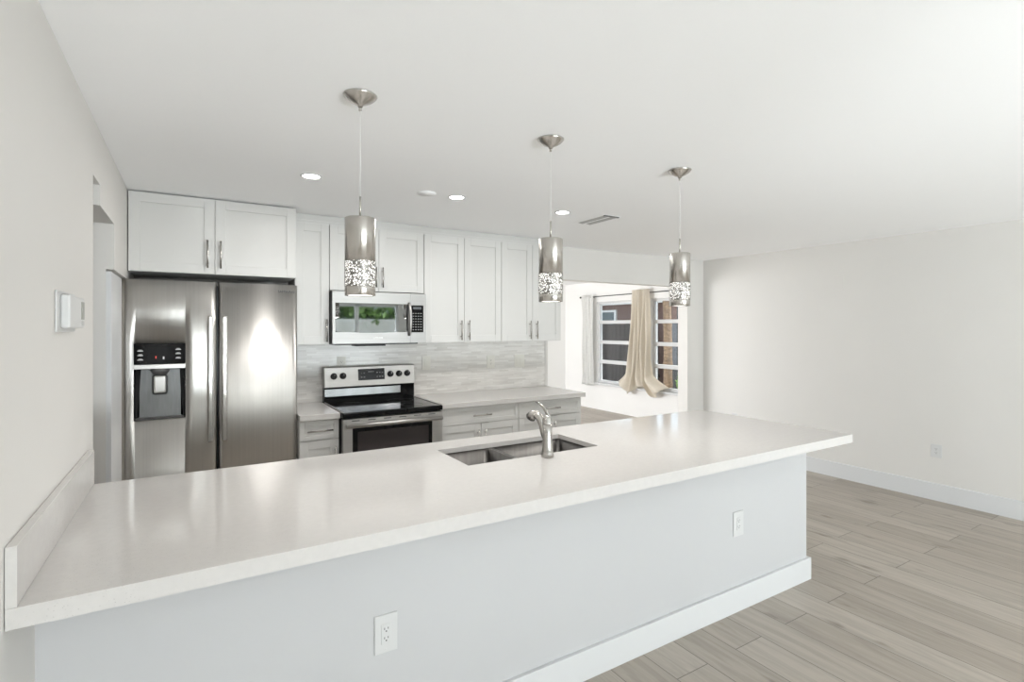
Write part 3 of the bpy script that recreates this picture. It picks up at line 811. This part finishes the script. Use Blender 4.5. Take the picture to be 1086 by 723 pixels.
# ---------------------------------------------------------------- outlets and switches (local: face looks to -y)
def outlet(name, label, cat, loc, rot, w, h, kind, pm, group=None):
    t = thing(name, label, cat, loc, rot, group, local=True)
    MB().box(-w/2, w/2, -0.0055, -0.0005, -h/2, h/2, 0.002).build('plate', pm, t)
    if kind == 'duplex':
        dv = MB().box(-0.0175, 0.0175, -0.0075, -0.005, -0.034, 0.034, 0.001).build('insert', pm, t)
        for z in (0.016, -0.016):
            s = MB()
            s.box(-0.0075, -0.0052, -0.0079, -0.0070, z-0.001, z+0.0065); s.box(0.0052, 0.0075, -0.0079, -0.0070, z, z+0.0065)
            s.lathe([(0.0026, 0.0070), (0.0026, 0.0079)], 0, 0, 10, axis='y', cz=z-0.0065)
            s.build('socket', M_slot, dv)
    elif kind == 'rocker':
        MB().box(-0.0165, 0.0165, -0.0085, -0.005, -0.033, 0.033, 0.0015).build('rocker', pm, t)
    elif kind == 'rocker2':
        for x in (-0.023, 0.023):
            MB().box(x-0.0165, x+0.0165, -0.0085, -0.005, -0.033, 0.033, 0.0015).build('rocker', pm, t)
    for z in (h/2-0.012, -h/2+0.012): MB().lathe([(0.0028, 0.0050), (0.0022, 0.0062)], 0, 0, 10, axis='y', cz=z).build('screw', pm, t)
    return t
go = 'electrical outlets'
outlet('outlet', 'white duplex outlet low on the peninsula front, nearest the camera', 'outlet', (0.568, KY0, 0.462), 0, 0.080, 0.132, 'duplex', M_plate, go)
outlet('outlet', 'white duplex outlet near the open end of the peninsula front', 'outlet', (2.500, KY0, 0.462), 0, 0.084, 0.132, 'duplex', M_plate, go)
outlet('outlet', 'white duplex outlet low on the right wall above the baseboard', 'outlet', (WR, 1.970, 0.433), -PI/2, 0.080, 0.115, 'duplex', M_plate, go)
outlet('outlet', 'small outlet on the right wall peeking over the far end of the bar counter', 'outlet', (WR, 3.965, 0.425), -PI/2, 0.078, 0.115, 'duplex', M_plate, go)
outlet('blank_wall_plate', 'blank painted cover plate high on the right wall', 'wall plate', (WR, 2.782, 1.977), -PI/2, 0.095, 0.118, 'blank', M_wall)
yb = WB-0.010
outlet('outlet', 'almond outlet on the mosaic, half hidden behind the range panel', 'outlet', (1.046, yb, 1.215), 0, 0.074, 0.115, 'duplex', M_platew, go)
outlet('wall_switch', 'white rocker switch on the mosaic just right of the range', 'switch', (1.790, yb, 1.196), 0, 0.080, 0.124, 'rocker', M_platew)
outlet('outlet', 'almond outlet on the mosaic under the rightmost wall cabinets', 'outlet', (2.452, yb, 1.183), 0, 0.086, 0.124, 'duplex', M_platew, go)
outlet('wall_switch', 'double rocker switch on the mosaic near its right end', 'switch', (2.778, yb, 1.181), 0, 0.116, 0.124, 'rocker2', M_platew)
# thermostat on the left wall
th = thing('thermostat', 'white wall thermostat with small grey display on the left wall', 'thermostat', (WL, 2.13, 1.562), PI/2, local=True)
MB().box(-0.145, 0.135, -0.006, -0.0005, -0.062, 0.062, 0.003).build('back_plate', M_plate, th)
bx = MB().box(-0.105, 0.130, -0.030, -0.006, -0.050, 0.050, 0.005).build('housing', M_plate, th)
MB().box(0.075, 0.126, -0.0312, -0.029, -0.022, 0.036).build('display', mat('lcd_grey', (0.25, 0.25, 0.22), 0.3), bx)
MB().box(0.080, 0.122, -0.0312, -0.029, -0.042, -0.027).build('button', mat('button_grey', (0.5, 0.5, 0.49), 0.4), bx)

# ---------------------------------------------------------------- ceiling: pendants, downlights, vent
def pendant():
    p = thing('pendant_light', 'x', 'pendant light', (0, 0, T), group='pendant lights over the bar counter', local=True)
    MB().lathe([(0.059, -0.0005), (0.061, -0.003), (0.058, -0.008), (0.046, -0.019), (0.028, -0.029), (0.012, -0.035), (0.008, -0.044)], 0, 0, 40).build('canopy', M_lampsteel, p)
    MB().lathe([(0.0055, -0.043), (0.0055, -0.056)], 0, 0, 14).build('cord_grip', M_lampsteel, p)
    MB().tube([(0, 0, -0.055), (0, 0, -0.372)], 0.0014, 8).build('cord', mat('clear_cord', (0.72, 0.72, 0.71), 0.4) if 'clear_cord' not in MATS else MATS['clear_cord'], p)
    MB().lathe([(0.0038, -0.370), (0.0038, -0.450)], 0, 0, 14).build('stem', M_lampsteel, p)
    b_ = MB(); b_.lathe([(0.0035, -0.449), (0.052, -0.4495), (0.0545, -0.452), (0.0545, -0.607), (0.0525, -0.607), (0.0525, -0.454), (0.0035, -0.453)], 0, 0, 48, cap=False)
    b_.build('upper_shade', M_lampsteel, p)
    MB().lathe([(0.0555, -0.607), (0.0555, -0.700)], 0, 0, 64, cap=False).build('lace_band', M_lace, p)
    MB().lathe([(0.0525, -0.608), (0.0525, -0.699)], 0, 0, 48).build('diffuser', M_bulb, p)
    r_ = MB(); r_.lathe([(0.0535, -0.699), (0.0545, -0.701), (0.0545, -0.732), (0.0525, -0.733), (0.0525, -0.700)], 0, 0, 48, cap=False)
    r_.build('lower_ring', M_lampsteel, p)
    MB().lathe([(0.052, -0.727), (0.052, -0.730)], 0, 0, 40).build('bottom_lens', emit('pendant_lens', (1, 0.97, 0.93), 3.0), p)
    return p
p0 = pendant()
PP = [((0.523, 1.92, T), 'steel pendant light with glowing lace band, nearest, in front of the microwave'),
      ((1.377, 1.92, T), 'middle steel pendant light, hanging in front of the rightmost wall cabinet'),
      ((2.243, 1.935, T), 'farthest steel pendant light, hanging in front of the far room windows')]
pens = [p0, copy_tree(p0), copy_tree(p0)]
for o, (l, lb) in zip(pens, PP): o.location = l; o['label'] = lb
for l, _ in PP:
    for z in (-0.76,):
        d = bpy.data.lights.new('pendant_bulb', 'AREA'); d.shape = 'DISK'; d.size = 0.09; d.energy = 1.2; d.color = (1, 0.96, 0.92)
        o = bpy.data.objects.new('pendant_bulb', d); COL.objects.link(o); o.location = (l[0], l[1], T-0.735)
def downlight():
    p = thing('recessed_downlight', 'x', 'downlight', (0, 0, T), group='recessed downlights', local=True)
    MB().lathe([(0.058, -0.0005), (0.056, -0.004), (0.046, -0.005), (0.046, -0.0005)], 0, 0, 36, cap=False).build('trim_ring', M_white, p)
    MB().lathe([(0.0455, -0.0012), (0.0455, -0.0038)], 0, 0, 36).build('lens', M_led, p)
    return p
d0 = downlight()
DL = [((0.567, 3.085, T), 'recessed ceiling light left of the nearest pendant cord'),
      ((1.466, 3.09, T), 'recessed ceiling light between the nearest and middle pendants'),
      ((2.323, 3.09, T), 'recessed ceiling light right of the middle pendant, near the vent')]
dls = [d0, copy_tree(d0), copy_tree(d0)]
for o, (l, lb) in zip(dls, DL): o.location = l; o['label'] = lb
for l, _ in DL:
    d = bpy.data.lights.new('downlight_bulb', 'AREA'); d.shape = 'DISK'; d.size = 0.09; d.energy = 4.5; d.color = (1, 0.97, 0.94)
    o = bpy.data.objects.new('downlight_bulb', d); COL.objects.link(o); o.location = (l[0], l[1], T-0.012)
tag(MB().lathe([(0.060, T-0.0005), (0.058, T-0.006), (0.0, T-0.007)], 1.262, 3.10, 36, cap=False).build('ceiling_cover_plate', M_ceil),
    'flat round white cover plate on the ceiling beside the middle downlight', 'cover plate')
vn = thing('ceiling_vent', 'rectangular grey louvred air vent in the ceiling', 'vent', (2.72, 3.165, T))
MB().box(2.625, 2.805, 2.985, 3.345, T-0.003, T-0.0005, 0.001).build('frame', M_ceil, vn)
for x in (2.655, 2.735):
    MB().prism([(x, T-0.003), (x+0.044, T-0.009), (x+0.047, T-0.007), (x+0.010, T-0.003)], 'y', 3.01, 3.325).build('louvre', M_vent, vn)
MB().box(2.645, 2.79, 2.990, 3.008, T-0.010, T-0.003, 0.001).build('damper', M_dark, vn)

# ---------------------------------------------------------------- curtains
rod = thing('curtain_rod', 'thin black curtain rod above the far room windows', 'curtain rod', (FX-0.09, 6.4, 2.08))
MB().tube([(FX-0.09, 4.9, 2.085), (FX-0.09, 7.80, 2.075)], 0.0075, 12).build('rod', M_rod, rod)
for y in (4.88, 7.82): MB().lathe([(0.006, -0.02), (0.016, -0.012), (0.018, 0.0), (0.014, 0.014), (0.004, 0.02)], FX-0.09, y, 14, axis='y', cz=2.08).build('finial', M_rod, rod)
for y in (5.0, 7.52): MB().box(FX-0.095, FX-0.0005, y-0.006, y+0.006, 2.062, 2.070).build('bracket', M_rod, rod)
def sheet(Pf, nu, nv, name, m, label, thick=0.003):
    g = [[Pf(i/(nu-1), j/(nv-1)) for j in range(nv)] for i in range(nu)]
    o = MB().grid_faces(g).build(name, m)
    s = o.modifiers.new('thickness', 'SOLIDIFY'); s.thickness = thick
    tag(o, label, 'curtain'); return o
def white_c(u, v):      # u down, v along y
    y = 7.76-0.30*v + 0.04*(u-0.5)*(v-0.5) - 0.05*u*v*0.4
    z = 2.11-1.665*u+0.01*math.sin(9*v)
    a = 0.028*(0.6+0.4*u)
    x = FX-0.10+a*math.sin(v*4.2*2*PI+0.7*math.sin(3*u))+0.012*math.sin(u*5+v*9)
    return (x-0.012, y, z)
sheet(white_c, 40, 90, 'sheer_curtain', M_sheer, 'narrow white curtain bunched at the left end of the rod')
def beige_c(u, v):
    # v: 0 left (far, large y) ... 1 right (near)
    top_z = 2.135
    if u < 0.04:
        k = u/0.04
        z = top_z-0.02+0.02*math.sin(k*PI/2)
    yl = 6.43+0.07*u+0.13*max(0, (u-0.5)/0.5)**2+0.16*max(0, (u-0.88)/0.12)**1.5
    yr = 6.04-0.04*u-0.06*max(0, (u-0.6)/0.4)**2-0.30*max(0, (u-0.88)/0.12)**1.5
    y = yl+(yr-yl)*v+0.012*math.sin(u*9+v*14)
    low = 0.475+0.075*math.cos(v*4*PI)+0.03*abs(2*v-1)**3+0.012*math.sin(v*23)
    z = top_z-(top_z-low)*u
    amp = 0.022+0.030*min(1, u*1.6)
    x = FX-0.125+amp*math.sin(v*5.2*2*PI+1.2*math.sin(2.3*u)+0.5)+0.012*math.sin(v*21+u*6)-0.05*max(0, u-0.8)
    return (x, y, z)
sheet(beige_c, 70, 110, 'linen_curtain', M_linen, 'beige linen curtain gathered over the rod between the two far windows', 0.004)

# ---------------------------------------------------------------- outside, beyond the far room windows
struct('ground', MB().box(-12, 24, -16, 24, -0.45, -0.07), M_ground)
nh = thing('neighbour_house', 'rose stucco neighbouring house seen through the left far window', 'house', (10.6, 11.0, -0.07))
MB().box(10.5, 12.5, 9.3, 16, -0.07, 2.16).build('wall', M_stucco, nh)
MB().prism([(10.2, 2.16), (10.2, 2.34), (12.6, 2.75), (12.6, 2.16)], 'y', 9.15, 16.3).build('eave', M_white, nh)
wf = MB(); wf.box(10.45, 10.5, 11.34, 11.42, 1.48, 2.02); wf.box(10.45, 10.5, 12.4, 12.48, 1.48, 2.02)
wf.box(10.45, 10.5, 11.42, 12.4, 1.96, 2.02); wf.box(10.45, 10.5, 11.42, 12.4, 1.48, 1.54)
wf = wf.build('window_frame', M_white, nh)
MB().box(10.47, 10.499, 11.42, 12.4, 1.54, 1.96).build('pane', M_blueglass, wf)
fe = thing('wooden_fence', 'dark brown board fence outside the left far window', 'fence', (9.6, 12.0, -0.07))
m = MB()
for i in range(42):
    y = 8.95+i*0.145; m.box(9.6, 9.63, y, y+0.135, -0.07, 1.60+0.02*math.sin(i*2.1), 0.003, 1)
m.build('boards', M_fence, fe)
MB().box(9.635, 9.68, 8.95, 15.0, 0.3, 0.38).build('fence_rail', M_fence, fe)
gw = thing('garden_wall', 'pale grey rendered wall behind the palm trunk outside', 'wall', (9.9, 7.0, -0.07))
MB().box(9.9, 10.05, 4.0, 8.9, -0.07, 1.62).build('render', M_greywall, gw)
MB().box(9.86, 10.09, 4.0, 8.9, 1.62, 1.68, 0.01).build('coping', M_white, gw)
ga = thing('metal_frame', 'charcoal metal post and rail frame outside the right far window', 'frame', (9.1, 7.6, -0.07))
for y in (8.60, 7.85, 6.9): MB().box(9.08, 9.16, y-0.07, y+0.07, -0.07, 2.2, 0.004).build('post', M_charcoal, ga)
for z in (1.24, 2.14): MB().box(9.09, 9.15, 5.6, 7.77, z-0.04, z+0.04, 0.004).build('rail', M_charcoal, ga)
MB().box(9.2, 9.24, 6.4, 8.15, -0.07, 0.60, 0.003).build('panel', M_charcoal, ga)
tr = thing('palm_tree', 'slender brown palm trunk outside the right far window', 'palm', (8.2, 7.38, -0.07))
prof = []; pts = []; rads = []
for i in range(60):
    z = -0.07+i*0.105; pts.append((8.2+0.02*math.sin(z*1.3), 7.38+0.05*z*0.3, z)); rads.append(0.088-0.004*z+(0.010 if i % 4 == 0 else 0))
MB().tube(pts, rads, 18).build('trunk', M_bark, tr)
fr_ = MB()
for k in range(14):
    a = k*2*PI/14
    for s in range(9):
        t0 = s/9; t1 = (s+1)/9
        def fpnt(t): return Vector((8.22+math.cos(a)*1.1*t, 7.45+math.sin(a)*1.1*t, 6.1+0.55*math.sin(t*2.2)-0.9*t*t))
        A, B = fpnt(t0), fpnt(t1); sd = Vector((-math.sin(a), math.cos(a), -0.4))*0.16*(1-t0*0.7)
        fr_.grid_faces([[A-sd, A, A+sd], [B-sd*0.8, B, B+sd*0.8]])
fr_.build('fronds', M_leaf, tr)
def shrub(name, label, c, r, h, n, cat='shrub'):
    t = thing(name, label, cat, (c[0], c[1], -0.07))
    random.seed(int(c[0]*100+c[1]*10))
    MB().tube([(c[0], c[1], -0.07), (c[0]+0.02, c[1], h*0.7)], [r*0.06+0.01, 0.008], 8).build('stem', M_bark, t)
    b = bmesh.new()
    for i in range(n):
        d = Vector((random.gauss(0, 1), random.gauss(0, 1), random.gauss(0, 1))).normalized()*random.random()**0.4
        p = Vector((c[0]+d.x*r, c[1]+d.y*r, h*0.55+d.z*h*0.45))
        u = Vector((random.uniform(-1, 1), random.uniform(-1, 1), random.uniform(-1, 1))).normalized()
        w = u.cross(Vector((random.uniform(-1, 1), random.uniform(-1, 1), 0.3))).normalized()
        s = random.uniform(0.04, 0.08)*(1 if r < 1 else 2.6)
        b.faces.new([b.verts.new(p-u*s), b.verts.new(p+w*s*0.45), b.verts.new(p+u*s), b.verts.new(p-w*s*0.45)])
    m = MB(); m.merge(b); m.build('foliage', M_leaf, t)
shrub('green_shrub', 'leafy green shrub below the right far window outside', (8.2, 6.93), 0.17, 0.85, 320)
shrub('garden_hedge', 'dark leafy hedge behind the grey garden wall outside', (14.6, 9.3), 1.6, 2.2, 2200, 'hedge')
# garden behind the glazed doors at the camera's back
for i, (x, y, r, h, lb) in enumerate(((1.2, -9.5, 1.5, 4.0, 'leafy tree beyond the patio door'), (4.8, -9.0, 1.7, 4.4, 'leafy tree beyond the sliding door'), (8.6, -10.0, 1.8, 4.6, 'leafy tree far right of the garden'))):
    shrub('garden_tree', lb, (x, y), r, h, 2600, 'tree')

gb = thing('garden_boundary_wall', 'pale rendered boundary wall across the garden behind the camera', 'wall', (4.5, -7.6, -0.07))
MB().box(-1.0, 10.0, -7.7, -7.55, -0.07, 1.70).build('render', mat('pale_render', (0.62, 0.62, 0.60), 0.8, nz=(4, 0.1)), gb)
MB().box(-1.0, 10.0, -7.73, -7.52, 1.70, 1.76, 0.01).build('coping', M_white, gb)
